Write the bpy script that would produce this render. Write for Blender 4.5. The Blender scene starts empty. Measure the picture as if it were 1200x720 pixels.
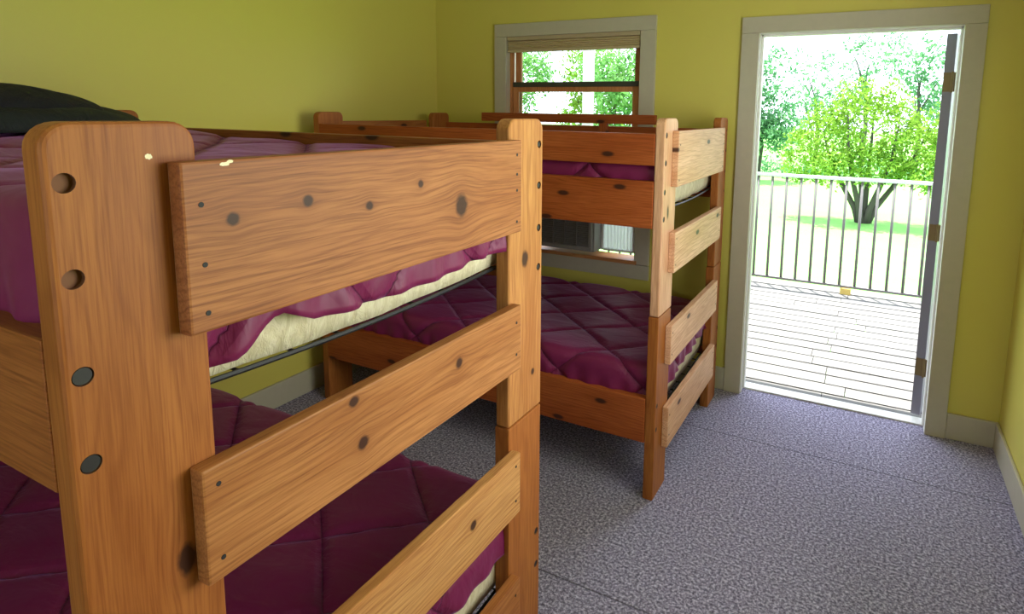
import bpy, bmesh, math, random
from mathutils import Vector, Matrix, noise as mnoise
random.seed(7)
S = bpy.context.scene
COL = S.collection

# ------------------------------------------------------------------ camera
cam = bpy.data.objects.new('camera', bpy.data.cameras.new('camera'))
COL.objects.link(cam)
fw = Vector((-0.44794316, 0.88365077, -0.13604502))
rt = Vector((0.89092613, 0.45390751, 0.01478516))
up = Vector((-0.07481678, 0.11458316, 0.99059232))
m = Matrix((rt, up, -fw)).transposed().to_4x4()
m.translation = Vector((0.3588, -3.4673, 1.6181))
cam.matrix_world = m
cam.data.sensor_width = 36
cam.data.lens = 709.785 / 1200 * 36
cam.data.shift_x = (600 - 664.888) / 1200
cam.data.shift_y = (228.4816 - 360) / 1200
cam.data.clip_start = 0.02
cam.data.clip_end = 300
S.camera = cam

# ------------------------------------------------------------------ view, world, sun, daylight
S.view_settings.view_transform = 'Standard'
S.view_settings.look = 'None'
S.view_settings.gamma = 1
S.view_settings.use_curve_mapping = False
S.view_settings.exposure = 0.0
S.cycles.use_denoising = True
S.cycles.max_bounces = 10
S.cycles.diffuse_bounces = 6
S.cycles.transparent_max_bounces = 12
S.cycles.sample_clamp_indirect = 8
S.cycles.caustics_reflective = False
S.cycles.caustics_refractive = False

W = bpy.data.worlds.new('world')
S.world = W
W.use_nodes = True
bg = W.node_tree.nodes['Background']
bg.inputs[0].default_value = (0.78, 0.86, 1.0, 1)
bg.inputs[1].default_value = 5.0

def lamp(name, kind, loc, direction, energy, color, **k):
    L = bpy.data.lights.new(name, kind)
    L.energy = energy
    L.color = color
    o = bpy.data.objects.new(name, L)
    COL.objects.link(o)
    o.location = loc
    o.rotation_euler = Vector(direction).to_track_quat('-Z', 'Y').to_euler()
    for a, b in k.items():
        setattr(L, a, b)
    return o

lamp('sun', 'SUN', (0, 0, 20), (0.10, -0.15, -0.98), 19, (1.0, 0.97, 0.9), angle=0.01)
# daylight pouring through the window on the right, beside the camera
lamp('window_daylight', 'AREA', (0.985, -1.95, 1.52), (-1, -0.20, 0.28), 30, (1.0, 0.97, 0.92), shape='RECTANGLE', size=1.25, size_y=1.15)
# skylight coming in at the open door and the far window
for loc, sx, sy in (((0.224, 0.16, 1.02), 0.92, 2.03), ((-1.39, 0.16, 1.5), 0.92, 1.1)):
    p = lamp('sky_portal', 'AREA', loc, (0, -1, 0), 1, (1, 1, 1), shape='RECTANGLE', size=sx, size_y=sy)
    p.data.cycles.is_portal = True

# ------------------------------------------------------------------ node helpers
class NT:
    def __init__(s, name):
        s.m = bpy.data.materials.new(name)
        s.m.use_nodes = True
        s.t = s.m.node_tree
        s.b = s.t.nodes['Principled BSDF']
    def n(s, kind, **k):
        x = s.t.nodes.new(kind)
        for a, b in k.items():
            setattr(x, a, b)
        return x
    def put(s, sock, v):
        if isinstance(v, bpy.types.NodeSocket):
            s.t.links.new(v, sock)
        else:
            sock.default_value = v
    def math(s, op, a, b=None, c=None, clamp=False):
        x = s.n('ShaderNodeMath', operation=op, use_clamp=clamp)
        s.put(x.inputs[0], a)
        if b is not None: s.put(x.inputs[1], b)
        if c is not None: s.put(x.inputs[2], c)
        return x.outputs[0]
    def mix(s, f, a, b, mode='MIX'):
        x = s.n('ShaderNodeMix', data_type='RGBA', blend_type=mode)
        s.put(x.inputs[0], f)
        for i, v in ((6, a), (7, b)):
            if isinstance(v, tuple): v = (*v[:3], 1)
            s.put(x.inputs[i], v)
        return x.outputs[2]
    def noise(s, vec, scale, detail=4, rough=0.55, dist=0.0):
        x = s.n('ShaderNodeTexNoise')
        if vec is not None: s.put(x.inputs['Vector'], vec)
        x.inputs['Scale'].default_value = scale
        x.inputs['Detail'].default_value = detail
        x.inputs['Roughness'].default_value = rough
        x.inputs['Distortion'].default_value = dist
        return x.outputs['Fac']
    def ramp(s, f, stops):
        x = s.n('ShaderNodeValToRGB')
        s.put(x.inputs[0], f)
        e = x.color_ramp.elements
        while len(e) < len(stops): e.new(0.5)
        for i, (p, c) in enumerate(stops):
            e[i].position = p
            e[i].color = (*c[:3], 1) if isinstance(c, tuple) else (c, c, c, 1)
        return x.outputs[0]
    def scale(s, vec, sc):
        x = s.n('ShaderNodeVectorMath', operation='MULTIPLY')
        s.put(x.inputs[0], vec)
        x.inputs[1].default_value = sc
        return x.outputs[0]
    def add(s, vec, b):
        x = s.n('ShaderNodeVectorMath', operation='ADD')
        s.put(x.inputs[0], vec); s.put(x.inputs[1], b)
        return x.outputs[0]
    def bump(s, h, strength, dist=0.002):
        x = s.n('ShaderNodeBump')
        x.inputs['Strength'].default_value = strength
        x.inputs['Distance'].default_value = dist
        s.put(x.inputs['Height'], h)
        s.t.links.new(x.outputs[0], s.b.inputs['Normal'])
    def out(s, col, rough=0.5, spec=None, metal=0.0):
        s.put(s.b.inputs['Base Color'], (*col[:3], 1) if isinstance(col, tuple) else col)
        s.put(s.b.inputs['Roughness'], rough)
        s.b.inputs['Metallic'].default_value = metal
        if spec is not None: s.b.inputs['Specular IOR Level'].default_value = spec
        return s.m
    def obj(s):
        return s.n('ShaderNodeTexCoord').outputs['Object']

def plain(name, col, rough=0.5, metal=0.0, spec=None, var=0.06, sc=30.0):
    t = NT(name)
    f = t.noise(t.obj(), sc, 3)
    c = t.mix(f, tuple(x * (1 - var) for x in col), tuple(min(1, x * (1 + var)) for x in col))
    return t.out(c, rough, spec, metal)

def wood(name, light, mid, dark, knots=(), chips=(), random_knots=True, rough=0.50, ring=1.0):
    t = NT(name)
    at = t.n('ShaderNodeAttribute', attribute_name='grain')
    g = at.outputs['Vector']
    sx = t.n('ShaderNodeSeparateXYZ'); t.put(sx.inputs[0], g)
    A, Cc = sx.outputs[0], sx.outputs[1]
    rnd = t.n('ShaderNodeObjectInfo').outputs['Random']
    off = t.n('ShaderNodeCombineXYZ')
    r50 = t.math('MULTIPLY', rnd, 37.0)
    for i in range(3): t.put(off.inputs[i], r50)
    kmask = 0.0
    halo = 0.0
    bend = 0.0
    for (a, c, ra, rc) in knots:
        da = t.math('SUBTRACT', A, a); dc = t.math('SUBTRACT', Cc, c)
        ea = t.math('DIVIDE', da, ra); ec = t.math('DIVIDE', dc, rc)
        d = t.math('SQRT', t.math('ADD', t.math('MULTIPLY', ea, ea), t.math('MULTIPLY', ec, ec)))
        k = t.math('SUBTRACT', 1.42, t.math('ADD', d, t.math('MULTIPLY', t.noise(t.scale(g, (60, 90, 60)), 1.0, 3), 0.5)), clamp=True)
        k = t.math('MULTIPLY', k, 2.2, clamp=True)
        kmask = t.math('MAXIMUM', kmask, k)
        h = t.math('DIVIDE', 1.0, t.math('ADD', 1.0, t.math('MULTIPLY', t.math('MULTIPLY', d, d), 0.35)))
        halo = t.math('MAXIMUM', halo, h)
        bend = t.math('ADD', bend, t.math('MULTIPLY', t.math('MULTIPLY', dc, h), -0.75))
    cb = t.math('ADD', Cc, bend)
    comb = t.n('ShaderNodeCombineXYZ')
    t.put(comb.inputs[0], A); t.put(comb.inputs[1], cb); t.put(comb.inputs[2], sx.outputs[2])
    v = t.add(comb.outputs[0], off.outputs[0])
    if random_knots:
        vk = t.n('ShaderNodeTexVoronoi', voronoi_dimensions='2D')
        t.put(vk.inputs['Vector'], t.scale(v, (2.2, 5.5, 1.0)))
        vk.inputs['Scale'].default_value = 1.0
        vk.inputs['Randomness'].default_value = 0.9
        dk = vk.outputs['Distance']
        k2 = t.math('MULTIPLY', t.math('SUBTRACT', 0.075, dk, clamp=True), 30.0, clamp=True)
        kmask = t.math('MAXIMUM', kmask, k2)
        halo = t.math('MAXIMUM', halo, t.math('MULTIPLY', t.math('SUBTRACT', 0.22, dk, clamp=True), 4.0, clamp=True))
    warp = t.noise(t.scale(v, (1.1, 6.0, 6.0)), 1.0, 3)
    band_in = t.n('ShaderNodeSeparateXYZ'); t.put(band_in.inputs[0], v)
    ph = t.math('ADD', t.math('MULTIPLY', band_in.outputs[1], 420.0 * ring), t.math('MULTIPLY', warp, 60.0))
    rings = t.math('MULTIPLY_ADD', t.math('SINE', ph), 0.5, 0.5)
    rings = t.math('POWER', rings, 4.5)
    fine = t.noise(t.scale(v, (9.0, 300.0, 300.0)), 1.0, 4, 0.6)
    patch = t.noise(t.scale(v, (2.5, 12.0, 12.0)), 1.0, 2)
    broad = t.noise(t.scale(v, (1.3, 9.0, 9.0)), 1.0, 3, 0.6)
    col = t.mix(t.ramp(broad, [(0.36, 0.0), (0.62, 1.0)]), mid, light)
    col = t.mix(t.math('MULTIPLY', rings, t.math('MULTIPLY_ADD', patch, 1.1, -0.25)), col, dark)
    col = t.mix(t.math('MULTIPLY', t.math('SUBTRACT', fine, 0.42, clamp=True), 2.4), col, dark)
    col = t.mix(t.math('MULTIPLY', halo, 0.42), col, dark)
    col = t.mix(t.math('MULTIPLY', kmask, 0.93), col, (0.038, 0.014, 0.008))
    for (a, c, ra, rc) in chips:
        ea = t.math('DIVIDE', t.math('SUBTRACT', A, a), ra); ec = t.math('DIVIDE', t.math('SUBTRACT', Cc, c), rc)
        d = t.math('SQRT', t.math('ADD', t.math('MULTIPLY', ea, ea), t.math('MULTIPLY', ec, ec)))
        d = t.math('ADD', d, t.math('MULTIPLY', t.noise(t.scale(g, (300, 300, 300)), 1.0, 2), 0.9))
        col = t.mix(t.math('LESS_THAN', d, 1.3), col, (0.85, 0.75, 0.50))
    rg = t.math('ADD', rough, t.math('MULTIPLY', t.math('SUBTRACT', broad, 0.5), 0.2))
    t.bump(t.math('ADD', t.math('MULTIPLY', fine, 0.7), t.math('MULTIPLY', rings, 0.3)), 0.18, 0.001)
    t.out(col, rg, 0.22)
    return t.m

# ------------------------------------------------------------------ mesh helpers
def link(name, bm, mat=None, parent=None, smooth=False, grain=None, bevel=0.0, segs=2):
    if bevel:
        es = [e for e in bm.edges if len(e.link_faces) == 2 and e.calc_face_angle(0) > 0.6]
        bmesh.ops.bevel(bm, geom=es, offset=bevel, segments=segs, profile=0.6, affect='EDGES', clamp_overlap=True)
    bmesh.ops.recalc_face_normals(bm, faces=bm.faces)
    me = bpy.data.meshes.new(name)
    bm.to_mesh(me); bm.free()
    if smooth:
        for p in me.polygons: p.use_smooth = True
    if grain: set_grain(me, grain)
    if mat: me.materials.append(mat)
    o = bpy.data.objects.new(name, me)
    COL.objects.link(o)
    if parent: o.parent = parent
    return o

def set_grain(me, order):
    idx = ['xyz'.index(c) for c in order]
    a = me.attributes.new('grain', 'FLOAT_VECTOR', 'POINT')
    vals = []
    for v in me.vertices:
        vals.extend((v.co[idx[0]], v.co[idx[1]], v.co[idx[2]]))
    a.data.foreach_set('vector', vals)

def box(bm, x0, x1, y0, y1, z0, z1, rot=None):
    r = bmesh.ops.create_cube(bm, size=1)
    for v in r['verts']:
        v.co = Vector(((x0 + x1) / 2 + v.co.x * (x1 - x0), (y0 + y1) / 2 + v.co.y * (y1 - y0), (z0 + z1) / 2 + v.co.z * (z1 - z0)))
    if rot is not None:
        bmesh.ops.transform(bm, matrix=rot, verts=r['verts'])
    return r['verts']

def boxes(*bs):
    bm = bmesh.new()
    for b in bs: box(bm, *b)
    return bm

def cyl(bm, p0, p1, r0, r1=None, n=16, caps=True):
    p0 = Vector(p0); p1 = Vector(p1)
    d = p1 - p0
    q = d.to_track_quat('Z', 'Y').to_matrix().to_4x4()
    q.translation = (p0 + p1) / 2
    return bmesh.ops.create_cone(bm, cap_ends=caps, segments=n, radius1=r0, radius2=r0 if r1 is None else r1, depth=d.length, matrix=q)['verts']

def tube(bm, pts, rad, n=8):
    pts = [Vector(p) for p in pts]
    rings = []
    for i, p in enumerate(pts):
        d = (pts[min(i + 1, len(pts) - 1)] - pts[max(i - 1, 0)]).normalized()
        a = d.orthogonal().normalized()
        if rings and abs(d.dot(Vector((0, 0, 1)))) < 0.95: a = d.cross(Vector((0, 0, 1))).normalized()
        b = d.cross(a)
        r = rad[i] if isinstance(rad, (list, tuple)) else rad
        rings.append([bm.verts.new(p + (a * math.cos(k * 2 * math.pi / n) + b * math.sin(k * 2 * math.pi / n)) * r) for k in range(n)])
    for i in range(len(rings) - 1):
        best = min(range(n), key=lambda s: (rings[i][0].co - rings[i + 1][s].co).length)
        for k in range(n):
            bm.faces.new((rings[i][k], rings[i][(k + 1) % n], rings[i + 1][(k + 1 + best) % n], rings[i + 1][(k + best) % n]))
    bm.faces.new(rings[0][::-1]); bm.faces.new(rings[-1])

def thing(name, label, cat, loc=(0, 0, 0), group=None):
    o = bpy.data.objects.new(name, None)
    COL.objects.link(o)
    o.location = loc
    o.empty_display_size = 0.1
    return tag(o, label, cat, group)

def tag(o, label, cat, group=None, kind=None):
    o['label'] = label
    o['category'] = cat
    if group: o['group'] = group
    if kind: o['kind'] = kind
    return o

def adopt(child, root):
    # mesh was built in world coordinates; keep it there under a moved root
    child.parent = root
    child.matrix_parent_inverse = root.matrix_basis.inverted()
    return child

def struct(name, bm, mat, parent=None, **k):
    o = link(name, bm, mat, parent, **k)
    if parent is None: o['kind'] = 'structure'
    return o

# ------------------------------------------------------------------ materials
def wall_paint():
    t = NT('yellow_green_paint')
    c = t.obj()
    n1 = t.noise(c, 1.2, 3)
    col = t.mix(n1, (0.60, 0.530, 0.100), (0.64, 0.560, 0.120))
    t.bump(t.noise(c, 160, 3), 0.12, 0.002)
    return t.out(col, 0.42, 0.35)
M_wall = wall_paint()
M_trim = plain('cream_trim_paint', (0.47, 0.43, 0.32), 0.4)
M_ceil = plain('white_ceiling_paint', (0.78, 0.76, 0.66), 0.8)

def carpet():
    t = NT('grey_blue_carpet')
    c = t.obj()
    n = t.noise(c, 95, 3, 0.8)
    b = t.noise(c, 60, 2, 0.6)
    col = t.ramp(n, [(0.36, (0.050, 0.043, 0.070)), (0.5, (0.250, 0.228, 0.330)), (0.64, (0.68, 0.64, 0.84))])
    col = t.mix(t.math('MULTIPLY', b, 0.35), col, (0.25, 0.23, 0.32))
    sep = t.n('ShaderNodeSeparateXYZ'); t.put(sep.inputs[0], c)
    wob = t.math('MULTIPLY', t.noise(c, 2.0, 2), 0.012)
    line = 0.0
    for y0 in (-0.512, -1.758):
        d = t.math('ABSOLUTE', t.math('SUBTRACT', t.math('ADD', sep.outputs[1], wob), y0 + 0.006))
        line = t.math('MAXIMUM', line, t.math('SUBTRACT', 1.0, t.math('DIVIDE', d, 0.005), clamp=True))
    col = t.mix(t.math('MULTIPLY', line, 0.75), col, (0.06, 0.055, 0.065))
    t.bump(t.math('SUBTRACT', n, t.math('MULTIPLY', line, 1.5)), 0.7, 0.006)
    return t.out(col, 0.95, 0.1)
M_carpet = carpet()

L1, L2, L3 = (0.427, 0.164, 0.044), (0.349, 0.118, 0.027), (0.184, 0.049, 0.010)
M_pine = wood('honey_pine', L1, L2, L3)
M_pale = wood('pale_pine', (0.76, 0.47, 0.29), (0.62, 0.34, 0.18), (0.36, 0.15, 0.065))
M_post = wood('amber_pine', (0.407, 0.143, 0.031), (0.330, 0.105, 0.019), (0.194, 0.050, 0.010), random_knots=False, ring=0.6)
M_red = wood('red_shaded_pine', (0.42, 0.108, 0.024), (0.34, 0.076, 0.015), (0.17, 0.031, 0.006))  # redder, darker pine: shade on the rails' near faces put into the colour
M_rail = wood('brown_rail_pine', (0.36, 0.125, 0.032), (0.28, 0.085, 0.020), (0.14, 0.036, 0.008))
M_hole = plain('drilled_wood', (0.20, 0.085, 0.040), 0.8)
M_steel = plain('dark_bolt_steel', (0.020, 0.018, 0.018), 0.5, 0.2)
M_screw = plain('screw_steel', (0.012, 0.010, 0.010), 0.7, 0.0)
M_spring = plain('black_spring_steel', (0.02, 0.022, 0.024), 0.45, 0.3)

def quilt_mat():
    t = NT('plum_quilt_cloth')
    c = t.obj()
    n = t.noise(c, 3, 3)
    sp = t.n('ShaderNodeSeparateXYZ')
    t.put(sp.inputs[0], t.n('ShaderNodeAttribute', attribute_name='seam').outputs['Vector'])
    fa = t.math('ABSOLUTE', t.math('SINE', t.math('MULTIPLY', sp.outputs[0], math.pi)))
    fb = t.math('ABSOLUTE', t.math('SINE', t.math('MULTIPLY', sp.outputs[1], math.pi)))
    d = t.math('MINIMUM', fa, fb)
    groove = t.math('POWER', t.math('MULTIPLY', d, 5.0, clamp=True), 0.5)
    stitch = t.math('LESS_THAN', d, 0.028)
    # puckers run away from the stitching
    pk = t.noise(t.scale(c, (34, 34, 6)), 1.0, 3, 0.55, 0.8)
    near_ = t.math('SUBTRACT', 1.0, t.math('MULTIPLY', d, 2.0, clamp=True))
    w = t.noise(t.scale(c, (5, 11, 5)), 1.0, 3, 0.5, 1.0)
    h = t.math('ADD', t.math('MULTIPLY', groove, 0.75), t.math('ADD', t.math('MULTIPLY', t.math('MULTIPLY', pk, near_), 0.55), t.math('MULTIPLY', w, 0.9)))
    t.bump(h, 0.75, 0.012)
    col = t.mix(n, (0.150, 0.009, 0.055), (0.200, 0.015, 0.080))
    col = t.mix(t.math('MULTIPLY', stitch, 0.55), col, (0.05, 0.004, 0.025))
    t.b.inputs['Sheen Weight'].default_value = 0.22
    t.b.inputs['Sheen Roughness'].default_value = 0.35
    t.b.inputs['Sheen Tint'].default_value = (0.72, 0.32, 0.85, 1)
    return t.out(col, 0.5, 0.35)
M_quilt = quilt_mat()

def ticking():
    t = NT('cream_mattress_ticking')
    c = t.obj()
    n = t.noise(t.scale(c, (30, 55, 20)), 1.0, 4, 0.65, 0.6)
    col = t.mix(t.ramp(n, [(0.4, 0.0), (0.65, 1.0)]), (0.62, 0.55, 0.36), (0.78, 0.72, 0.52))
    t.bump(n, 0.5, 0.01)
    return t.out(col, 0.75, 0.2)
M_tick = ticking()

def leaf_mat(name, a, b, through=0.4):
    t = NT(name)
    at = t.n('ShaderNodeAttribute', attribute_name='tint').outputs['Fac']
    col = t.mix(at, a, b)
    df = t.n('ShaderNodeBsdfDiffuse'); t.put(df.inputs[0], col)
    tl = t.n('ShaderNodeBsdfTranslucent'); t.put(tl.inputs[0], col)
    mx = t.n('ShaderNodeMixShader'); mx.inputs[0].default_value = through
    t.put(mx.inputs[1], df.outputs[0]); t.put(mx.inputs[2], tl.outputs[0])
    t.put(t.t.nodes['Material Output'].inputs[0], mx.outputs[0])
    return t.m

# ------------------------------------------------------------------ room shell
XL, XR, YF, ZC, TW = -2.45, 1.0, -4.8, 2.45, 0.12
struct('floor', boxes((XL - TW, XR + TW, YF - TW, 0.075, -0.12, 0)), M_carpet)
struct('ceiling', boxes((XL - TW, XR + TW, YF - TW, TW, ZC, ZC + 0.12)), M_ceil)

def wall_with_holes(name, axis, c0, c1, a0, a1, z0, z1, holes):
    """wall slab across [c0,c1]; runs a0..a1 along the other axis; holes = (a,b,z0,z1) ascending"""
    bs = []
    def add(u0, u1, w0, w1):
        if u1 - u0 > 1e-4 and w1 - w0 > 1e-4:
            bs.append((u0, u1, c0, c1, w0, w1) if axis == 'y' else (c0, c1, u0, u1, w0, w1))
    u = a0
    for (h0, h1, hz0, hz1) in holes:
        add(u, h0, z0, z1)
        add(h0, h1, z0, hz0)
        add(h0, h1, hz1, z1)
        u = h1
    add(u, a1, z0, z1)
    return struct(name, boxes(*bs), M_wall)

wall_with_holes('wall_back', 'y', 0, TW, XL - TW, XR + TW, 0, ZC, [(-1.875, -0.905, 0.69, 2.12), (-0.262, 0.712, 0, 2.074)])
wall_with_holes('wall_right', 'x', XR, XR + TW, YF - TW, 0, 0, ZC, [(-2.6, -1.3, 0.92, 2.12)])
wall_with_holes('wall_front', 'y', YF - TW, YF, XL - TW, XR, 0, ZC, [(-0.9, 0.3, 0.92, 2.12)])
struct('wall_left', boxes((XL - TW, XL, YF, 0, 0, ZC)), M_wall)

def baseboard(name, b):
    return struct(name, boxes(b), M_trim, bevel=0.006)
baseboard('baseboard_back', (0.780, XR - 0.001, -0.016, -0.0002, 0, 0.136))
baseboard('baseboard_back', (XL + 0.018, -0.337, -0.016, -0.0002, 0, 0.136))
baseboard('baseboard_right', (XR - 0.016, XR - 0.0002, YF + 0.02, -0.017, 0, 0.136))
baseboard('baseboard_left', (XL + 0.0002, XL + 0.016, YF + 0.02, -0.001, 0, 0.136))
baseboard('baseboard_front', (XL + 0.02, XR - 0.02, YF + 0.0002, YF + 0.016, 0, 0.136))

# door opening with casing, jambs, stop and threshold
d1 = bpy.data.objects.new('door_1', None); COL.objects.link(d1); d1['kind'] = 'structure'
link('casing', boxes((-0.337, -0.244, -0.022, -0.0002, 0, 2.053), (0.690, 0.780, -0.022, -0.0002, 0, 2.053), (-0.337, 0.780, -0.022, -0.0002, 2.0535, 2.139)), M_trim, d1, bevel=0.003)
M_jamb = plain('white_jamb_paint', (0.80, 0.80, 0.76), 0.4)
link('jamb', boxes((-0.262, -0.240, -0.001, 0.122, 0, 2.05), (0.690, 0.712, -0.001, 0.122, 0, 2.05), (-0.262, 0.712, -0.001, 0.122, 2.05, 2.073),
                   (-0.240, -0.228, 0.03, 0.072, 0.02, 2.05), (-0.24, 0.69, 0.03, 0.072, 2.038, 2.05), (0.680, 0.690, 0.03, 0.072, 0.02, 2.05)), M_jamb, d1, bevel=0.002)
M_sill = plain('weathered_threshold', (0.75, 0.74, 0.70), 0.5)
link('threshold', boxes((-0.24, 0.69, 0.0755, 0.16, -0.028, 0.004), (-0.24, 0.69, 0.068, 0.0752, 0.0, 0.009)), M_sill, d1, bevel=0.002)
link('exterior_casing', boxes((-0.36, -0.262, TW + 0.001, TW + 0.02, -0.02, 2.08), (-0.36, 0.80, TW + 0.001, TW + 0.02, 2.081, 2.18)), M_jamb, d1, bevel=0.002)

# the door leaf swung right back outside: only its hinge edge faces the room
hx, hy, ang = 0.676, 0.128, math.radians(-12)
R = Matrix.Translation((hx, hy, 0)) @ Matrix.Rotation(ang, 4, 'Z')
leaf = thing('door_leaf', 'grey painted outer door folded back, seen at its hinge edge', 'door', (hx, hy, 0.03))
bm = bmesh.new(); box(bm, -0.044, 0, 0, 0.91, 0.03, 2.03, R)
M_leaf = plain('grey_door_paint', (0.22, 0.21, 0.26), 0.45)
adopt(link('door_panel', bm, M_leaf, bevel=0.002), leaf)
M_lock = plain('aged_brass', (0.22, 0.15, 0.06), 0.45, 0.3)
for z0, z1 in ((0.985, 1.07), (1.745, 1.84), (0.25, 0.345)):
    bm = bmesh.new()
    box(bm, -0.042, -0.002, -0.003, 0.0, z0, z1, R)
    box(bm, -0.002, 0.010, -0.003, 0.0, z0, z1, R)
    cyl(bm, (hx - 0.004, hy - 0.006, z0 - 0.004), (hx - 0.004, hy - 0.006, z1 + 0.004), 0.006, n=12)
    adopt(link('hinge', bm, M_lock), leaf)
bm = bmesh.new()
cyl(bm, R @ Vector((-0.044, 0.85, 1.0)), R @ Vector((-0.092, 0.85, 1.0)), 0.012)
cyl(bm, R @ Vector((-0.075, 0.85, 1.0)), R @ Vector((-0.105, 0.85, 1.0)), 0.026, 0.022, n=20)
adopt(link('door_knob', bm, M_lock), leaf)

# ------------------------------------------------------------------ window in the back wall
w1 = bpy.data.objects.new('window_1', None); COL.objects.link(w1); w1['kind'] = 'structure'
link('window_casing', boxes((-1.947, -1.857, -0.022, -0.0002, 0.69, 2.098), (-0.922, -0.827, -0.022, -0.0002, 0.69, 2.098), (-1.947, -0.827, -0.022, -0.0002, 2.0985, 2.181),
                     (-1.947, -0.827, -0.020, -0.0002, 0.595, 0.686)), M_trim, w1, bevel=0.003)
M_sash = wood('orange_window_wood', (0.62, 0.30, 0.12), (0.52, 0.22, 0.075), (0.30, 0.10, 0.03), random_knots=False)
link('window_sill', boxes((-1.875, -0.905, -0.035, 0.119, 0.688, 0.712)), M_sash, w1, bevel=0.004, grain='xyz')
link('window_jamb', boxes((-1.875, -1.857, -0.001, 0.119, 0.713, 2.12), (-0.922, -0.905, -0.001, 0.119, 0.713, 2.12), (-1.857, -0.922, -0.001, 0.119, 2.10, 2.12)), M_trim, w1)
link('window_track', boxes((-1.857, -1.838, 0.030, 0.036, 0.713, 2.10), (-0.940, -0.922, 0.030, 0.036, 0.713, 2.10),
                           (-1.857, -1.845, 0.062, 0.068, 0.713, 2.10), (-0.934, -0.922, 0.062, 0.068, 0.713, 2.10)), M_sash, w1, grain='zxy')

def glass():
    t = NT('window_glass')
    tr = t.n('ShaderNodeBsdfTransparent'); tr.inputs[0].default_value = (0.97, 0.99, 0.98, 1)
    gl = t.n('ShaderNodeBsdfGlossy'); gl.inputs['Roughness'].default_value = 0.02
    fr = t.n('ShaderNodeFresnel'); fr.inputs[0].default_value = 1.45
    mx = t.n('ShaderNodeMixShader')
    t.put(mx.inputs[0], fr.outputs[0]); t.put(mx.inputs[1], tr.outputs[0]); t.put(mx.inputs[2], gl.outputs[0])
    t.put(t.t.nodes['Material Output'].inputs[0], mx.outputs[0])
    return t.m
M_glass = glass()
M_darkrail = plain('dark_weatherstrip', (0.045, 0.05, 0.035), 0.5)
def sash(y0, y1, z0, z1, top, bot, darkrail=False):
    s = link('sash', boxes((-1.838, -1.795, y0, y1, z0, z1), (-0.985, -0.942, y0, y1, z0, z1),
                           (-1.795, -0.985, y0, y1, z1 - top, z1), (-1.795, -0.985, y0, y1, z0, z0 + bot)), M_sash, w1, bevel=0.003, grain='zxy')
    ym = (y0 + y1) / 2
    link('pane', boxes((-1.796, -0.984, ym - 0.002, ym + 0.002, z0 + bot - 0.002, z1 - top + 0.002)), M_glass, s)
    return s
lower = sash(0.038, 0.060, 1.085, 1.806, 0.062, 0.06)
link('meeting_rail', boxes((-1.835, -0.945, 0.031, 0.0375, 1.776, 1.808)), M_darkrail, lower, bevel=0.002)
sash(0.070, 0.092, 1.38, 2.10, 0.05, 0.045)

# pleated shade, drawn almost fully up
sh = thing('window_shade', 'beige pleated shade drawn up to the head of the window', 'window shade', (-1.39, 0.012, 2.0))
M_shade = plain('beige_shade_cloth', (0.50, 0.40, 0.22), 0.8)
bm = bmesh.new(); box(bm, -1.852, -0.926, -0.015, 0.027, 2.073, 2.098)
adopt(link('head_rail', bm, plain('tan_metal', (0.42, 0.33, 0.2), 0.5), bevel=0.003), sh)
bm = bmesh.new()
prof = []
n = 9
for i in range(n + 1):
    z = 2.072 - i * 0.0062
    prof.append(((-0.012 if i % 2 else -0.004), z))
vs = []
for x in (-1.848, -0.93):
    fr_ = [bm.verts.new((x, y, z)) for y, z in prof]
    bk_ = [bm.verts.new((x, 0.022 - (0.008 if i % 2 else 0), z)) for i, (y, z) in enumerate(prof)]
    vs.append((fr_, bk_))
for i in range(n):
    bm.faces.new((vs[0][0][i], vs[1][0][i], vs[1][0][i + 1], vs[0][0][i + 1]))
    bm.faces.new((vs[0][1][i], vs[0][1][i + 1], vs[1][1][i + 1], vs[1][1][i]))
    for k in (0, 1):
        bm.faces.new((vs[k][0][i], vs[k][0][i + 1], vs[k][1][i + 1], vs[k][1][i]))
bm.faces.new((vs[0][0][0], vs[0][1][0], vs[1][1][0], vs[1][0][0]))
bm.faces.new((vs[0][0][n], vs[1][0][n], vs[1][1][n], vs[0][1][n]))
adopt(link('pleats', bm, M_shade), sh)
bm = bmesh.new(); box(bm, -1.85, -0.928, -0.012, 0.022, 1.999, 2.0155)
adopt(link('bottom_rail', bm, M_shade, bevel=0.003), sh)

# air conditioner standing in the window
ac = thing('air_conditioner', 'grey window air conditioner behind the far bunk', 'air conditioner', (-1.36, -0.05, 0.75))
M_ac = plain('grey_ac_plastic', (0.26, 0.25, 0.23), 0.5)
M_accordion = leaf_mat('translucent_accordion_plastic', (0.86, 0.88, 0.86), (0.86, 0.88, 0.86), 0.75)
M_acd = plain('dark_ac_grille', (0.20, 0.19, 0.18), 0.6)
M_white = plain('white_plastic', (0.80, 0.82, 0.80), 0.45)
ax0, ax1, az0, az1 = -1.60, -1.150, 0.755, 1.065
bm = bmesh.new(); box(bm, ax0, ax1, -0.115, 0.36, az0, az1)
adopt(link('body', bm, M_ac, bevel=0.008), ac)
bm = boxes((ax0 + 0.01, ax0 + 0.085, -0.140, -0.115, az0 + 0.01, az1 - 0.01), (ax0 + 0.085, ax1 - 0.01, -0.140, -0.115, az1 - 0.055, az1 - 0.01),
           (ax0 + 0.085, ax1 - 0.01, -0.140, -0.115, az0 + 0.01, az0 + 0.035), (ax1 - 0.03, ax1 - 0.01, -0.140, -0.115, az0 + 0.035, az1 - 0.055))
adopt(link('front_panel', bm, M_ac, bevel=0.003), ac)
bs = [(ax0 + 0.085, ax1 - 0.03, -0.122, -0.1155, az0 + 0.035, az1 - 0.055)]
k = az0 + 0.042
while k < az1 - 0.06:
    bs.append((ax0 + 0.085, ax1 - 0.03, -0.136, -0.122, k, k + 0.004)); k += 0.013
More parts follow.
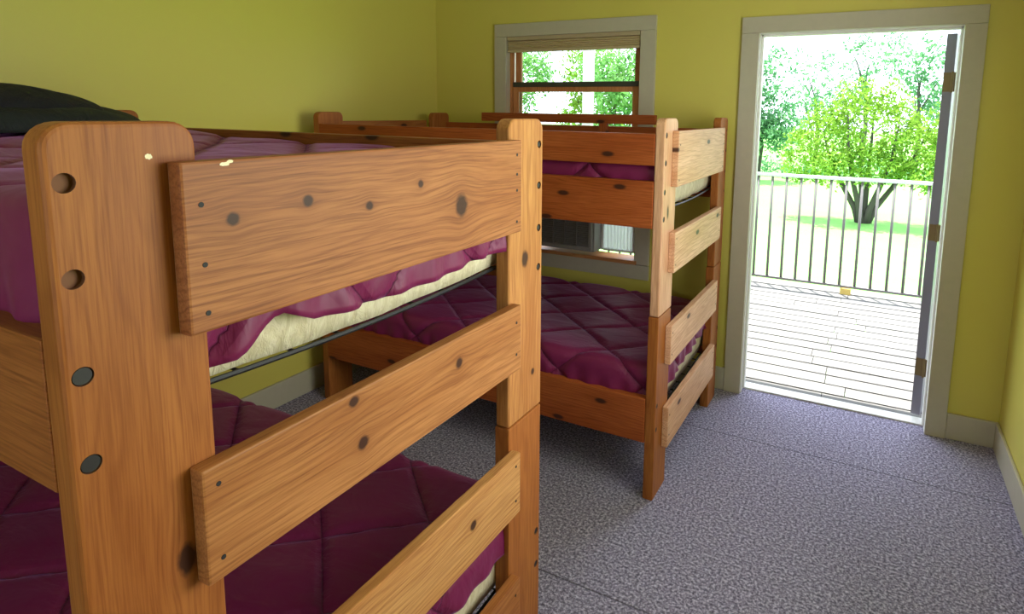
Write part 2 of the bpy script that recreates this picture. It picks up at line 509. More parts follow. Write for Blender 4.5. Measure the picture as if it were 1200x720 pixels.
for i in range(1, 4):
    x = ax0 + 0.085 + i * 0.083
    bs.append((x, x + 0.004, -0.138, -0.122, az0 + 0.035, az1 - 0.055))
adopt(link('intake_grille', boxes(*bs), M_acd), ac)
for z in (0.93, 0.885):
    bm = bmesh.new(); cyl(bm, (ax0 + 0.06, -0.14, z), (ax0 + 0.06, -0.158, z), 0.016, 0.013, n=20)
    adopt(link('dial', bm, M_white), ac)
for x0, x1 in ((-1.855, ax0), (ax1, -0.924)):
    bm = bmesh.new()
    nn = int((x1 - x0 - 0.03) / 0.0115)
    pts = [(x0 + 0.015 + i * (x1 - x0 - 0.03) / nn, 0.012 if i % 2 else -0.004) for i in range(nn + 1)]
    a_ = [[bm.verts.new((x, y, z)) for x, y in pts] for z in (az0 + 0.01, az1 - 0.02)]
    b_ = [[bm.verts.new((x, y + 0.004, z)) for x, y in pts] for z in (az0 + 0.01, az1 - 0.02)]
    for i in range(nn):
        bm.faces.new((a_[0][i], a_[0][i + 1], a_[1][i + 1], a_[1][i]))
        bm.faces.new((b_[0][i], b_[1][i], b_[1][i + 1], b_[0][i + 1]))
        bm.faces.new((a_[1][i], a_[1][i + 1], b_[1][i + 1], b_[1][i]))
        bm.faces.new((a_[0][i], b_[0][i], b_[0][i + 1], a_[0][i + 1]))
    adopt(link('accordion_panel', bm, M_accordion), ac)
    bm = boxes((x0 + 0.001, x0 + 0.016, -0.012, 0.022, az0, az1 - 0.005), (x1 - 0.016, x1 - 0.001, -0.012, 0.022, az0, az1 - 0.005),
               (x0 + 0.016, x1 - 0.016, -0.010, 0.020, az0 - 0.003, az0 + 0.010), (x0 + 0.016, x1 - 0.016, -0.010, 0.020, az1 - 0.02, az1 - 0.005))
    adopt(link('panel_frame', bm, M_white, bevel=0.002), ac)

# windows behind and beside the camera (out of the picture, they let the daylight in)
for name, axis, c, a0, a1 in (('window_2', 'x', XR, -2.6, -1.3), ('window_3', 'y', YF - TW, -0.9, 0.3)):
    bs = []
    for (u0, u1, z0, z1) in ((a0, a0 + 0.05, 0.92, 2.12), (a1 - 0.05, a1, 0.92, 2.12), (a0 + .05, a1 - .05, 0.92, 0.97), (a0 + .05, a1 - .05, 2.07, 2.12), (a0 + .05, a1 - .05, 1.5, 1.54)):
        q = c + 0.05
        bs.append((q, q + 0.04, u0, u1, z0, z1) if axis == 'x' else (u0, u1, q, q + 0.04, z0, z1))
    w = struct(name, boxes(*bs), M_trim)

# ------------------------------------------------------------------ bunk beds
def rounded_plank(x0, x1, y0, y1, z0, z1, r, bottom_round=False):
    """plank, thickness along x, with rounded top corners"""
    pts = [(y0, z0), (y1, z0)]
    for k in range(7):
        a = k * math.pi / 12
        pts.append((y1 - r + r * math.cos(a), z1 - r + r * math.sin(a)))
    for k in range(7):
        a = math.pi / 2 + k * math.pi / 12
        pts.append((y0 + r + r * math.cos(a), z1 - r + r * math.sin(a)))
    bm = bmesh.new()
    f = bm.faces.new([bm.verts.new((x0, y, z)) for y, z in pts])
    r_ = bmesh.ops.extrude_face_region(bm, geom=[f])
    bmesh.ops.translate(bm, vec=(x1 - x0, 0, 0), verts=[v for v in r_['geom'] if isinstance(v, bmesh.types.BMVert)])
    return bm

def drill(o, holes):
    """cut counterbores: (x_face, dir, y, z, r, depth)"""
    bm = bmesh.new()
    for (xf, sgn, y, z, r, d) in holes:
        cyl(bm, (xf - sgn * d, y, z), (xf + sgn * 0.02, y, z), r, n=24)
    me = bpy.data.meshes.new('cut'); bm.to_mesh(me); bm.free()
    me.materials.append(M_hole)
    c = bpy.data.objects.new('cut', me); COL.objects.link(c)
    md = o.modifiers.new('b', 'BOOLEAN'); md.object = c; md.operation = 'DIFFERENCE'; md.solver = 'EXACT'
    md.material_mode = 'TRANSFER'
    bpy.context.view_layer.update()
    dg = bpy.context.evaluated_depsgraph_get()
    nm = bpy.data.meshes.new_from_object(o.evaluated_get(dg))
    o.modifiers.clear()
    o.data = nm
    bpy.data.objects.remove(c)

H, JZ, PW = 1.599, 0.800, 0.168
BOARDS = [(1.3232, 1.5487), (0.9668, 1.1359), (0.5717, 0.7383), (0.2000, 0.3800)]

def bunk(label, X, y0, ba, bb, mats, near_guard, safety, detail, leftX):
    L = 1.096
    y1 = y0 + L
    root = thing('bunk_bed', label, 'bunk bed', ((X + leftX) / 2, (y0 + y1) / 2, 0), 'pine bunk beds')
    T = 0.040
    def part(name, bm, mat, **k):
        return adopt(link(name, bm, mat, **k), root)
    for side, XF in ((1, X), (-1, leftX)):
        # XF is the outer face; side = outward direction of that face
        xi = XF - side * T
        for near in (True, False):
            py0 = y0 if near else y1 - PW
            bolt_y = (y0 + 0.020) if near else (y1 - 0.020)
            mat = mats['post_near'] if (near and side == 1) else (mats['post_far'] if side == 1 else M_post)
            # upper
            bm = rounded_plank(min(xi, XF), max(xi, XF), py0, py0 + PW, JZ + 0.0015, H, 0.030)
            up_ = part('post', bm, mat, bevel=0.007, segs=3)
            bm = boxes((min(xi - side * 0.004, XF), max(xi - side * 0.004, XF), py0 + 0.001, py0 + PW - 0.001, 0.0, JZ - 0.0015))
            lo_ = part('post', bm, mats['post_low'] if side == 1 else M_post, bevel=0.005)
            if side == 1:
                hs = [(XF, side, bolt_y, z, 0.0115 if near else 0.010, 0.008) for z in (1.532, 1.423, 1.308, 1.200)]
                drill(up_, hs)
                hs2 = [(XF, side, bolt_y, z, 0.010, 0.012) for z in (0.416, 0.312)]
                drill(lo_, hs2)
            for o in (up_, lo_):
                set_grain(o.data, 'zyx')
                for q in o.data.polygons: q.use_smooth = False
            if side == 1:
                zs = [(1.308, up_), (1.200, up_), (0.416, lo_), (0.312, lo_)]
                if not near or near_guard: zs += [(1.532, up_), (1.423, up_)]
                for z, par in zs:
                    bm = bmesh.new()
                    cyl(bm, (XF - side * 0.0078, bolt_y, z), (XF - side * 0.0015, bolt_y, z), 0.0105 if near else 0.0070, 0.0100 if near else 0.0065, n=24)
                    b = adopt(link('bolt', bm, M_steel), root)
                    b.parent = par; b.matrix_parent_inverse = Matrix.Identity(4)
        # end boards
        for i, (z0, z1) in enumerate(BOARDS):
            a = y0 + ba; b = y1 - bb
            xs = sorted((XF + side * 0.0004, XF + side * 0.027))
            mat = mats['boards'][i] if side == 1 else M_pine
            tilt = 0
            bm = boxes((xs[0], xs[1], a, b, z0, z1))
            e = part('end_board', bm, mat, bevel=0.0035, segs=2, grain='yzx')
            if side == 1:
                rows = {0: ((0.024, (1.493, 1.414, 1.349)), (-0.022, (1.514, 1.467, 1.428, 1.351))), 1: ((0.022, (1.108, 0.998)), (-0.022, (1.095, 1.012))),
                        2: ((0.022, (0.705, 0.61)), (-0.022, (0.709, 0.613))), 3: ((0.022, (0.34, 0.25)), (-0.022, (0.34, 0.25)))}[i]
                for k, (dy, zz) in enumerate(rows):
                    for z in zz:
                        if not detail and k == 0 and i == 0 and z == 1.414: continue
                        yy = (a + dy) if k == 0 else (b + dy)
                        bm = bmesh.new(); cyl(bm, (XF + 0.0266, yy, z), (XF + 0.0276, yy, z), 0.0036, n=12)
                        s = adopt(link('screw', bm, M_screw), root); s.parent = e; s.matrix_parent_inverse = Matrix.Identity(4)
    xa, xb = leftX + T, X - T
    for near in (True, False):
        ra, rb = (y0, y0 + 0.038) if near else (y1 - 0.038, y1)
        for nm, z0, z1 in (('side_rail', 1.160, 1.350), ('side_rail', 0.250, 0.445)):
            part(nm, boxes((xa + 0.0005, xb - 0.0045 if z0 < 1 else xb - 0.0005, ra, rb, z0, z1)), mats['rail'], bevel=0.004, grain='xzy')
        if near_guard or not near:
            part('guard_rail', boxes((xa + 0.0005, xb - 0.0005, ra, rb, 1.412, 1.537)), mats['rail'], bevel=0.004, grain='xzy')
    if safety:
        g = part('guard_rail', boxes((-1.94, -0.76, y1 - 0.074, y1 - 0.038, 1.552, 1.606)), mats['rail'], bevel=0.003, grain='xzy')
        for x in (-1.80, -1.105):
            part('guard_block', boxes((x, x + 0.05, y1 - 0.074, y1 - 0.039, 1.30, 1.5515)), mats['rail'], bevel=0.002, grain='zxy')
    # slack spring deck under each mattress
    for zb in (1.2265, 0.312):
        bm = bmesh.new()
        cy0, cy1 = y0 + 0.045, y1 - 0.045
        def sag(x, y):
            u = (x - xa) / (xb - xa); v = (y - cy0) / (cy1 - cy0)
            return -0.018 * math.sin(math.pi * max(0, min(1, v)))
        fr = [(xb - 0.03, cy0 + t * (cy1 - cy0)) for t in [i / 14 for i in range(15)]]
        for xx in (xb - 0.012, xa + 0.012):
            tube(bm, [(xx, y, zb + sag(xx, y)) for _, y in fr], 0.0045, 6)
        for yy in (cy0 + 0.006, cy1 - 0.006):
            tube(bm, [(xa + 0.01, yy, zb), (xb - 0.01, yy, zb)], 0.0075, 6)
        x = xa + 0.12
        while x < xb - 0.05:
            tube(bm, [(x, y, zb + sag(x, y)) for _, y in fr[::2]], 0.003, 5); x += 0.12
        y = cy0 + 0.1
        while y < cy1 - 0.05:
            tube(bm, [(xa + 0.01, y, zb + sag(0, y)), (xb - 0.01, y, zb + sag(0, y))], 0.003, 5); y += 0.1
        part('spring_base', bm, M_spring)
        # corner brackets that carry the deck on the rails
    return root

# knots and chips read off the photographed boards, in metres along / across each board
KB1 = [(-2.954, 1.468, .010, .009), (-2.832, 1.478, .010, .009), (-2.707, 1.454, .009, .008), (-2.575, 1.478, .008, .008), (-2.448, 1.420, .020, .025)]
KB2 = [(-2.756, 1.120, .012, .010), (-2.738, 1.035, .013, .013), (-2.462, 1.078, .012, .012)]
KB3 = [(-2.414, 0.665, .012, .012)]
MB1 = wood('top_board_pine', (0.410, 0.163, 0.055), (0.314, 0.106, 0.030), (0.148, 0.042, 0.012), KB1, [(-2.961, 1.543, .009, .0030), (-2.953, 1.546, .005, .0025)], False)
MB2 = wood('middle_board_pine', (0.464, 0.205, 0.064), (0.366, 0.139, 0.038), (0.178, 0.055, 0.014), KB2, (), False)
MB3 = wood('lower_board_pine', (0.601, 0.319, 0.111), (0.504, 0.227, 0.067), (0.262, 0.092, 0.025), KB3, (), False)
MPN = wood('near_post_pine', (0.407, 0.147, 0.033), (0.320, 0.102, 0.020), (0.194, 0.052, 0.010), [(1.008, -3.031, .024, .013)], [(1.556, -3.040, .004, .005)], False, ring=0.45)
MPF = wood('right_post_pine', (0.533, 0.248, 0.074), (0.427, 0.168, 0.043), (0.242, 0.076, 0.019), [(1.237, -2.144, .022, .016), (0.912, -2.10, .010, .009)], (), False, ring=0.6)
near = dict(post_near=MPN, post_far=MPF, post_low=M_post, boards=[MB1, MB2, MB3, M_pine], rail=M_rail)
bunk('honey pine bunk bed nearest the camera, filling the left side', -0.433, -3.149, 0.129, 0.153, near, False, False, True, -2.345)
far = dict(post_near=M_pale, post_far=M_post, post_low=M_post, boards=[M_pale] * 4, rail=M_red)
bunk('orange pine bunk bed by the window and open door', -0.368, -1.206, 0.095, 0.185, far, True, True, False, -2.300)

# ------------------------------------------------------------------ mattresses and quilts
def mattress(label, x0, x1, y0, y1, z0, z1):
    bm = bmesh.new()
    nx, ny, nz = 36, 24, 5
    def pos(u, v, w):
        x = x0 + u * (x1 - x0); y = y0 + v * (y1 - y0); z = z0 + w * (z1 - z0)
        s = -0.018 * math.sin(math.pi * v)
        z += s * (1 - 0.4 * w)
        puff = 0.008 * mnoise.noise(Vector((x * 9, y * 9, z * 14)))
        cx, cy = (x0 + x1) / 2, (y0 + y1) / 2
        # soften edges
        e = 0.02 * (1 - math.sin(math.pi * max(0.02, min(0.98, w))) ** 0.5)
        x += (-e if u > 0.5 else e) * (1 if u in (0, 1) else 0)
        y += (-e if v > 0.5 else e) * (1 if v in (0, 1) else 0)
        if u in (0, 1): x += puff
        if v in (0, 1): y += puff * 0.4
        return (x, y, z)
    cache = {}
    def V(i, j, k):
        key = (i, j, k)
        if key not in cache: cache[key] = bm.verts.new(pos(i / nx, j / ny, k / nz))
        return cache[key]
    for i in range(nx):
        for j in range(ny):
            bm.faces.new((V(i, j, 0), V(i, j + 1, 0), V(i + 1, j + 1, 0), V(i + 1, j, 0)))
            bm.faces.new((V(i, j, nz), V(i + 1, j, nz), V(i + 1, j + 1, nz), V(i, j + 1, nz)))
    for k in range(nz):
        for i in range(nx):
            bm.faces.new((V(i, 0, k), V(i + 1, 0, k), V(i + 1, 0, k + 1), V(i, 0, k + 1)))
            bm.faces.new((V(i, ny, k), V(i, ny, k + 1), V(i + 1, ny, k + 1), V(i + 1, ny, k)))
        for j in range(ny):
            bm.faces.new((V(0, j, k), V(0, j, k + 1), V(0, j + 1, k + 1), V(0, j + 1, k)))
            bm.faces.new((V(nx, j, k), V(nx, j + 1, k), V(nx, j + 1, k + 1), V(nx, j, k + 1)))
    o = link('mattress', bm, M_tick, smooth=True)
    tag(o, label, 'mattress', 'mattresses on the bunks')
    return o

def quilt(label, x0, x1, y0, y1, zt, dx0, dx1, dy0, dy1, seam_off, drop_fn=None, bump=None, seed=0):
    """quilt laid over a mattress; d* = hanging length over each side; diamond stitching"""
    st = 0.0135
    r = 0.03
    al = math.radians(40)
    c, s = math.cos(al), math.sin(al)
    P = 0.262
    th = 0.010
    def wrap(t, lo, hi):
        # returns (pos, dz, outward)
        if t > hi - r:
            d = t - (hi - r); a = d / r
            if a < math.pi / 2: return hi - r + r * math.sin(a), -r * (1 - math.cos(a)), math.sin(a)
            return hi, -r - (d - r * math.pi / 2), 1.0
        if t < lo + r:
            d = (lo + r) - t; a = d / r
            if a < math.pi / 2: return lo + r - r * math.sin(a), -r * (1 - math.cos(a)), -math.sin(a)
            return lo, -r - (d - r * math.pi / 2), -1.0
        return t, 0.0, 0.0
    nu = int((x1 - x0 + dx0 + dx1) / st); nv = int((y1 - y0 + dy0 + dy1) / st)
    bm = bmesh.new()
    top = []; bot = []; SE = {}; cnt = 0
    for i in range(nu + 1):
        ru = i / nu
        rowt = []; rowb = []
        for j in range(nv + 1):
            rv = j / nv
            u = x0 - dx0 + ru * (x1 - x0 + dx0 + dx1)
            v = y0 - dy0 + rv * (y1 - y0 + dy0 + dy1)
            if u > x1 and drop_fn:
                u = x1 + (u - x1) * drop_fn(min(max(v, y0), y1))
            x, zx, ox = wrap(u, x0, x1)
            y, zy, oy = wrap(v, y0, y1)
            # diamond stitching
            uu, vv = u + seam_off[0], v + seam_off[1]
            wv = 0.012 * mnoise.noise(Vector((u * 4, v * 4, seed)))
            a = (uu * s - vv * c) / P + wv
            b = (uu * s + vv * c) / P + wv
            fa = abs(math.sin(math.pi * a)); fb = abs(math.sin(math.pi * b))
            da = min(fa, fb)
            puff = 0.016 * min(1.0, da * 3.2) ** 0.5 + 0.006 * (fa * fb)
            nz_ = mnoise.noise(Vector((u * 5.0, v * 5.0, seed + 3.1))) * 0.007 + mnoise.noise(Vector((u * 9, v * 14, seed))) * 0.002
            hgt = puff + nz_
            zz = min(zx, zy)
            N = Vector((ox, oy, math.sqrt(max(0.0, 1 - min(1, ox * ox + oy * oy)))))
            if N.length < 1e-6: N = Vector((0, 0, 1))
            N.normalize()
            z = zt - 0.014 + zz
            if bump: z += bump(x, y)
            # hanging cloth folds: gathers along the free edge
            hang = max(0, -zz - 0.03)
            fold = 0.0
            if hang > 0:
                w_ = (y if abs(ox) > 0.9 else x)
                fold = 0.006 * math.sin(w_ * 62 + 3 * mnoise.noise(Vector((w_ * 3, seed, 0)))) * min(1, hang / 0.08)
            p = Vector((x, y, z)) + N * (hgt + fold)
            p.x += 0 if ox == 0 else 0
            rowt.append(bm.verts.new(p)); SE[cnt] = (a, b, 0.0); SE[cnt + 1] = (a, b, 0.0); cnt += 2
            rowb.append(bm.verts.new(p - N * (th + hgt * 0.6)))
        top.append(rowt); bot.append(rowb)
    for i in range(nu):
        for j in range(nv):
            bm.faces.new((top[i][j], top[i + 1][j], top[i + 1][j + 1], top[i][j + 1]))
            bm.faces.new((bot[i][j], bot[i][j + 1], bot[i + 1][j + 1], bot[i + 1][j]))
    for i in range(nu):
        bm.faces.new((top[i][0], bot[i][0], bot[i + 1][0], top[i + 1][0]))
        bm.faces.new((top[i][nv], top[i + 1][nv], bot[i + 1][nv], bot[i][nv]))
    for j in range(nv):
        bm.faces.new((top[0][j], top[0][j + 1], bot[0][j + 1], bot[0][j]))
        bm.faces.new((top[nu][j], bot[nu][j], bot[nu][j + 1], top[nu][j + 1]))
    o = link('quilt', bm, M_quilt, smooth=True)
    me = o.data
    at_ = me.attributes.new('seam', 'FLOAT_VECTOR', 'POINT')
    at_.data.foreach_set('vector', [q for v_ in me.vertices for q in SE[v_.index]])
    tag(o, label, 'quilt', 'plum quilts on the bunks')
    return o

EDGE = [(-3.2, 1.25), (-2.964, 1.250), (-2.932, 1.253), (-2.896, 1.278), (-2.874, 1.291), (-2.858, 1.302), (-2.828, 1.288), (-2.795, 1.272), (-2.732, 1.265), (-2.628, 1.262), (-2.505, 1.264), (-2.322, 1.270), (-2.0, 1.275)]
def scallop(y):
    # free edge of the near upper quilt: swags that hang lower and higher
    for (a, za), (b, zb) in zip(EDGE, EDGE[1:]):
        if a <= y <= b:
            z = za + (zb - za) * (y - a) / (b - a)
            return (1.478 - z) / 0.23
    return 0.9
def pillow_bump(x, y):
    t = (-1.45 - x) / 0.4
    return 0.02 * max(0, min(1, t)) ** 2 * (3 - 2 * max(0, min(1, t)))

xa_n, xb_n = -2.300, -0.478
mattress('cream mattress on the upper deck of the nearest bunk', xa_n, xb_n, -3.100, -2.102, 1.232, 1.455)
mattress('cream mattress on the lower deck of the nearest bunk', xa_n, xb_n, -3.100, -2.102, 0.318, 0.485)
xa_f, xb_f = -2.255, -0.425
mattress('cream mattress on the upper deck of the bunk by the door', xa_f, xb_f, -1.157, -0.159, 1.232, 1.380)
mattress('cream mattress on the lower deck of the bunk by the door', xa_f, xb_f, -1.157, -0.159, 0.318, 0.520)
so = (0.836, 2.137)
quilt('plum quilt on the upper deck of the nearest bunk, beside the black jacket', xa_n - 0.004, xb_n + 0.012, -3.106, -2.095, 1.505, 0.05, 0.23, 0.18, 0.04, so, scallop, pillow_bump, 1)
quilt('plum diamond-stitched quilt on the lower deck of the nearest bunk', xa_n - 0.004, xb_n + 0.012, -3.106, -2.095, 0.535, 0.05, 0.12, 0.10, 0.12, so, lambda y: 0.66 + 0.1 * math.sin(y * 9), None, 2)
quilt('plum quilt on the upper deck of the bunk by the door', xa_f - 0.004, xb_f + 0.010, -1.162, -0.153, 1.425, 0.05, 0.08, 0.06, 0.05, (0.1, 0.3), lambda y: 0.9 - 0.3 * (y + 1.16), None, 3)
quilt('plum quilt on the lower deck of the bunk by the door', xa_f - 0.004, xb_f + 0.010, -1.162, -0.153, 0.570, 0.05, 0.17, 0.17, 0.05, (0.03, 0.55), lambda y: 0.92 - 0.45 * (y + 1.16), None, 4)

# ------------------------------------------------------------------ jacket bundled on the near upper bunk
def mound(cx, cy, ax, ay, zb, hgt, rot, seed, skew=0.0, amp=0.02, n=56, k=20):
    bm = bmesh.new()
    R_ = Matrix.Rotation(rot, 3, 'Z')
    rings = []
    for j in range(k + 1):
        t = j / k
        row = []
        for i in range(n):
            a = 2 * math.pi * i / n
            rr = math.sin(t * math.pi / 2) ** 0.9
            wob = 1 + 0.10 * mnoise.noise(Vector((math.cos(a) * 1.3, math.sin(a) * 1.3, seed)))
            x = ax * rr * math.cos(a) * wob; y = ay * rr * math.sin(a) * wob
            z = hgt * max(0.0, math.cos(t * math.pi / 2)) ** 0.75
            z += skew * x / ax * hgt * (1 - t)
            nz = mnoise.noise(Vector((x * 5, y * 11, seed))) * amp + abs(mnoise.noise(Vector((x * 2.5, y * 14 + x * 4, seed + 9)))) * amp
            z = z + nz * (1 - t * t)
            p = R_ @ Vector((x, y, 0))
            row.append(bm.verts.new((cx + p.x, cy + p.y, zb + max(z, 0.0))))
        rings.append(row)
    for j in range(k):
        for i in range(n):
            if j == 0:
                continue
            bm.faces.new((rings[j][i], rings[j + 1][i], rings[j + 1][(i + 1) % n], rings[j][(i + 1) % n]))
    c = bm.verts.new((cx, cy, zb + hgt))
    for v in rings[0]: bm.verts.remove(v)
    for i in range(n): bm.faces.new((c, rings[1][i], rings[1][(i + 1) % n]))
    b = bm.verts.new((cx, cy, zb))
    for i in range(n): bm.faces.new((b, rings[k][(i + 1) % n], rings[k][i]))
    return bm
def cloth(name, a, b):
    t = NT(name); c = t.obj()
    t.bump(t.noise(t.scale(c, (12, 26, 20)), 1.0, 4, 0.6, 1.0), 0.5, 0.02)
    return t.out(t.mix(t.noise(c, 5, 3), a, b), 0.7, 0.25)
jk = thing('jacket', 'black jacket with grey-green lining bundled on the nearest upper bunk', 'jacket', (-1.95, -2.6, 1.5))
adopt(link('lining', mound(-2.05, -2.61, 0.40, 0.22, 1.535, 0.085, math.radians(75), 2.0, 0.0, 0.012), cloth('dark_green_lining', (0.016, 0.019, 0.018), (0.024, 0.029, 0.027)), smooth=True), jk)
adopt(link('shell', mound(-2.10, -2.70, 0.40, 0.19, 1.555, 0.118, math.radians(75), 5.0, 0.05, 0.018), cloth('black_shell', (0.010, 0.010, 0.014), (0.018, 0.018, 0.024)), smooth=True), jk)

# ------------------------------------------------------------------ outdoors
def deck_mat():
    t = NT('weathered_deck_boards')
    c = t.obj()
    n = t.noise(t.scale(c, (1.5, 30, 30)), 1.0, 4, 0.6)
    col = t.mix(t.ramp(n, [(0.35, 0.0), (0.7, 1.0)]), (0.115, 0.110, 0.105), (0.165, 0.160, 0.150))
    return t.out(col, 0.7, 0.3)
M_deck = deck_mat()
bm = bmesh.new()
y = 0.165
i = 0
rr = random.Random(3)
while y < 2.50:
    w = 0.1270
    cuts = [-5.5, -3.2 + rr.uniform(-.4, .4), rr.uniform(-0.2, 0.4) if i % 3 else 0.18, 2.2 + rr.uniform(-.3, .3), 3.6]
    for a, b in zip(cuts, cuts[1:]):
        box(bm, a + 0.002, b - 0.002, y, y + w, -0.06, -0.030 + rr.uniform(-.0012, .0012))
    y += w + 0.0160; i += 1
struct('deck', bm, M_deck)
struct('deck_edge', boxes((-5.5, 3.6, 2.615, 2.71, -0.28, -0.032)), M_deck)
struct('deck_frame', boxes(*[(x, x + 0.04, 0.13, 2.61, -0.24, -0.062) for x in (-5.4, -4.6, -3.8, -3.0, -2.2, -1.4, -0.6, 0.2, 1.0, 1.8, 2.6, 3.4)]), M_deck)
M_metal = plain('grey_railing_metal', (0.12, 0.11, 0.11), 0.5, 0.0)
M_lightmetal = plain('pale_railing_metal', (0.55, 0.57, 0.58), 0.5, 0.0)
rl = thing('deck_railing', 'grey metal railing with round balusters along the deck edge', 'railing', (0.2, 2.6, -0.03))
adopt(link('top_rail', boxes((-5.45, 3.55, 2.575, 2.625, 1.032, 1.062)), M_lightmetal, bevel=0.006), rl)
adopt(link('bottom_rail', boxes((-5.45, 3.55, 2.585, 2.615, 0.030, 0.052)), M_metal, bevel=0.003), rl)
x = -0.503 - 0.130 * 37
while x < 3.5:
    if min(abs(x - px) for px in (-5.42, -3.35, -1.27, 0.838, 2.9)) > 0.03:
        bm = bmesh.new(); cyl(bm, (x, 2.6, 0.052), (x, 2.6, 1.032), 0.0125, n=10)
        adopt(link('baluster', bm, M_metal, smooth=True), rl)
    x += 0.130
for x in (-5.42, -3.35, -1.27, 0.838, 2.9):
    adopt(link('railing_post', boxes((x - 0.02, x + 0.02, 2.58, 2.62, -0.03, 1.031)), M_lightmetal, bevel=0.003), rl)
adopt(link('support_block', boxes((0.16, 0.25, 2.565, 2.635, -0.029, 0.0295)), plain('yellow_pine_block', (0.50, 0.36, 0.10), 0.7), bevel=0.003), rl)
tag(link('porch_post', boxes((-2.61, -2.51, 2.72, 2.82, -0.75, 2.62)), plain('white_post_paint', (0.62, 0.62, 0.55), 0.6), bevel=0.004), 'white wooden porch post seen through the window panes', 'post')
# roof overhang of the house above the door and window
struct('roof', boxes((-6, 4, 0.121, 0.68, 2.60, 2.72), (-6, 4, -6.0, 0.12, 2.58, 2.70)), M_trim)
bpy.data.objects['roof']['kind'] = 'structure'

def ground_mat():
    t = NT('grass_ground')
    c = t.obj()
    n = t.noise(c, 1.5, 4, 0.6); f = t.noise(c, 24, 3, 0.7)
    col = t.mix(n, (0.12, 0.36, 0.070), (0.17, 0.42, 0.10))
    col = t.mix(t.math('MULTIPLY', f, 0.4), col, (0.28, 0.46, 0.16))
    t.bump(f, 0.5, 0.05)
    return t.out(col, 0.9, 0.1)
bm = bmesh.new()
G = 46
gv = {}
for i in range(G + 1):
    for j in range(G + 1):
        X_ = -60 + 120 * i / G; Y_ = -10 + 110 * j / G
        gv[i, j] = bm.verts.new((X_, Y_, -0.75 + 0.02 * mnoise.noise(Vector((X_ * .2, Y_ * .2, 0)))))
for i in range(G):
    for j in range(G):
        bm.faces.new((gv[i, j], gv[i + 1, j], gv[i + 1, j + 1], gv[i, j + 1]))
struct('lawn', bm, ground_mat())
GZ = -0.75

M_leafA = leaf_mat('yellow_green_leaves', (0.07, 0.18, 0.015), (0.30, 0.47, 0.07))
M_leafB = leaf_mat('fresh_green_leaves', (0.06, 0.20, 0.05), (0.26, 0.48, 0.16))
M_leafC = leaf_mat('blue_green_leaves', (0.04, 0.16, 0.07), (0.22, 0.42, 0.20))
M_bark = plain('dark_bark', (0.055, 0.050, 0.040), 0.9, sc=12)

def foliage(blobs, count, size, rng):
    """leaf clusters scattered through ellipsoid blobs: (cx,cy,cz,rx,ry,rz,weight)"""
    verts = []; faces = []; tint = []
    tot = sum(b[6] for b in blobs)
    for (cx, cy, cz, rx, ry, rz, w) in blobs:
        ncl = max(4, int(count * w / tot / 9))
        for _ in range(ncl):
            d = Vector((rng.gauss(0, 1), rng.gauss(0, 1), rng.gauss(0, 1))).normalized()
            r = rng.uniform(0.45, 1.0) ** 0.6
            q = Vector((cx + d.x * rx * r, cy + d.y * ry * r, cz + d.z * rz * r))
            tc = rng.random()
            for _ in range(9):
                p = q + Vector((rng.gauss(0, 1), rng.gauss(0, 1), rng.gauss(0, 1))) * size * 1.3
                s_ = size * rng.uniform(0.6, 1.25)
                n_ = Vector((rng.gauss(0, 1), rng.gauss(0, 1), rng.gauss(0.5, 1))).normalized()
                a_ = n_.orthogonal().normalized(); a_.rotate(Matrix.Rotation(rng.uniform(0, 6.28), 3, n_))
                b_ = n_.cross(a_)
                k = len(verts)
                verts += [p - a_ * s_, p + b_ * s_ * 0.42 + n_ * s_ * .12, p + a_ * s_, p - b_ * s_ * 0.42 + n_ * s_ * .12]
                faces.append((k, k + 1, k + 2, k + 3))
                t_ = min(1, max(0, tc * 0.7 + rng.random() * 0.3))
                tint += [t_] * 4
    return verts, faces, tint

def tree(label, cat, loc, blobs, count, size, mat, trunk, seed, group=None):
    rng = random.Random(seed)
    t = thing('tree', label, cat, loc, group)
    v, f, ti = foliage(blobs, count, size, rng)
    me = bpy.data.meshes.new('foliage')
    me.from_pydata(v, [], f)
    a = me.attributes.new('tint', 'FLOAT', 'POINT'); a.data.foreach_set('value', ti)
    me.materials.append(mat)
    o = bpy.data.objects.new('foliage', me); COL.objects.link(o); o.parent = t
    bm = bmesh.new()
    for pts, rad in trunk: tube(bm, pts, rad, 8)
    link('trunk', bm, M_bark, t, smooth=True)
    return t

# the spreading multi-stemmed tree in the middle of the doorway
DY = 11.45
rng = random.Random(11)
stems = []
for dx, dy, h in ((-0.95, 0.1, 2.0), (-0.45, -0.3, 2.4), (0.05, 0.2, 2.5), (0.55, -0.2, 2.3), (1.05, 0.2, 1.9), (-0.2, 0.5, 2.1)):
    stems.append(([(dx * 0.08, dy * .1, 0), (dx * 0.22, dy * 0.3, 0.35), (dx * 0.55, dy * 0.7, 0.9), (dx * 0.85, dy, 1.5), (dx, dy, h)], [0.09, 0.065, 0.05, 0.035, 0.012]))
blobs = [(0, 0, 2.05, 1.0, 0.9, 0.85, 3.2), (-0.85, 0, 1.75, 0.75, 0.7, 0.75, 2.0), (0.95, 0, 1.6, 0.85, 0.7, 0.65, 2.4), (-0.35, 0, 2.75, 0.45, 0.4, 0.5, .8), (0.35, 0.1, 2.65, 0.4, 0.4, 0.45, .7),
         (-1.35, 0, 1.45, 0.5, 0.5, 0.6, 1.2), (1.6, 0.1, 1.55, 0.7, 0.6, 0.8, 1.8), (1.3, -.6, 1.2, 0.6, 0.6, 0.45, 1.0), (-.7, -.5, 1.2, 0.6, 0.6, 0.4, .8), (0.1, -0.3, 1.35, 0.9, 0.6, 0.4, 1.5), (-1.0, 0.1, 2.4, 0.35, 0.3, 0.35, .35), (1.15, 0, 2.25, 0.35, 0.4, 0.35, .45)]
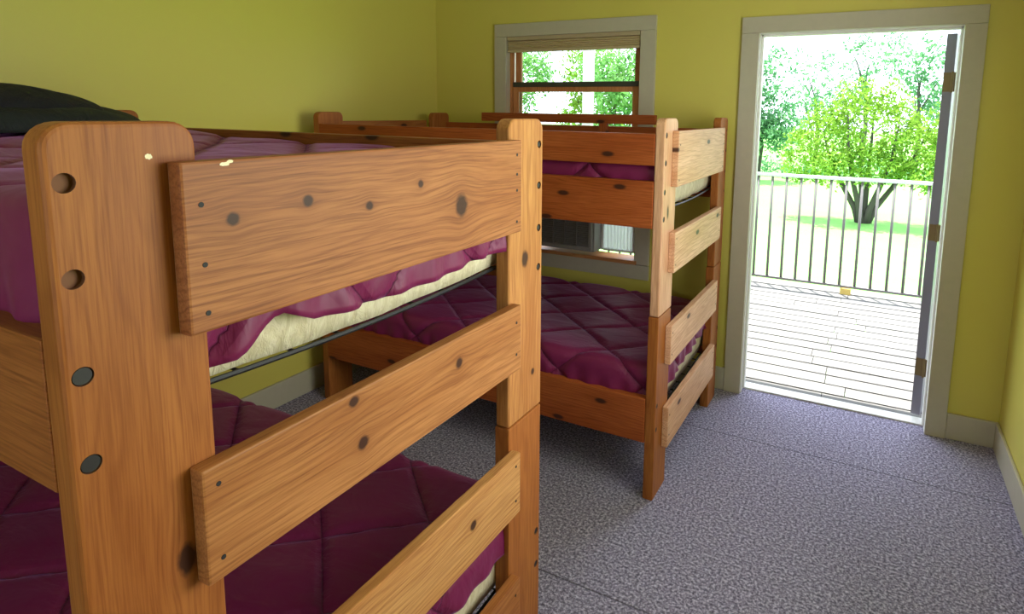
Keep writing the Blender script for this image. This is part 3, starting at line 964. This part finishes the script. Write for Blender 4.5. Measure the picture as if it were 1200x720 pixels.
tree('bright green spreading tree with forked trunk beyond the deck railing', 'tree', (0.22, DY, GZ), blobs, 12500, 0.055, M_leafA, stems, 21)
# small shrub at its foot
def tb(label, x, y, r, h, seed, mat, count=2600, size=0.12, zc=0.55):
    rg = random.Random(seed)
    bl = []
    for _ in range(9):
        bl.append((rg.uniform(-.55, .55) * r, rg.uniform(-.4, .4) * r, h * rg.uniform(zc - 0.22, 0.9), r * rg.uniform(.35, .6), r * rg.uniform(.3, .5), h * rg.uniform(.12, .22), 1))
    tr = [([(0, 0, 0), (0.05 * r, 0, h * .3), (-.05 * r, 0.05, h * .6), (0, 0, h * .72)], [0.020 * h, 0.015 * h, 0.009 * h, 0.003 * h])]
    for k in range(4):
        a = rg.uniform(0, 6.28)
        tr.append(([(0, 0, h * (.25 + .1 * k)), (math.cos(a) * r * .3, math.sin(a) * r * .3, h * (.42 + .1 * k)), (math.cos(a) * r * .55, math.sin(a) * r * .5, h * (.55 + .1 * k))], [0.007 * h, 0.005 * h, 0.002 * h]))
    return tree(label, 'tree', (x, y, GZ), bl, count, size, mat, tr, seed, 'trees beyond the lawn')
tb('blue-green tree at the left edge of the doorway view', -3.35, 19.0, 1.5, 4.3, 31, M_leafC, 4200, 0.10)
tb('tall pale tree behind the forked tree, left of centre', -1.9, 23.6, 1.5, 5.0, 32, M_leafC, 1300, 0.10)
tb('thin tall tree whose crown tops the doorway view', -0.2, 27.0, 1.5, 6.4, 33, M_leafC, 900, 0.11, 0.7)
tb('blue-green tree beside the open door leaf', 1.75, 24.0, 1.6, 5.6, 34, M_leafC, 1500, 0.11)
tb('broad tree shading the lawn at the left of the doorway', -3.75, 14.2, 0.95, 3.4, 40, M_leafB, 2300, 0.08)
# seen through the window
tb('pale tree in the left half of the window', -10.6, 14.2, 1.9, 4.8, 35, M_leafB, 4200, 0.09, 0.5)
tb('leafy tree behind the window post', -9.2, 17.4, 1.5, 4.9, 36, M_leafA, 3800, 0.09, 0.5)
tb('dense green tree in the right half of the window', -6.9, 14.0, 1.7, 4.9, 37, M_leafB, 5200, 0.085, 0.45)
tb('blue-green tree at the right edge of the window', -6.6, 18.6, 1.5, 4.6, 38, M_leafC, 3600, 0.1, 0.5)
# low hedge closing the lawn
rg = random.Random(5)
bl = [(x, rg.uniform(-.3, .3), 0.30, 0.6, 0.45, 0.35, 1) for x in [i * 0.7 - 17 for i in range(42)]]
v, f, ti = foliage(bl, 7500, 0.085, rg)
me = bpy.data.meshes.new('hedge'); me.from_pydata(v, [], f)
a = me.attributes.new('tint', 'FLOAT', 'POINT'); a.data.foreach_set('value', ti)
me.materials.append(M_leafC)
hd = bpy.data.objects.new('hedge', me); COL.objects.link(hd); hd.location = (0, 21.0, GZ)
tag(hd, 'low dark green hedge along the far side of the lawn', 'hedge')
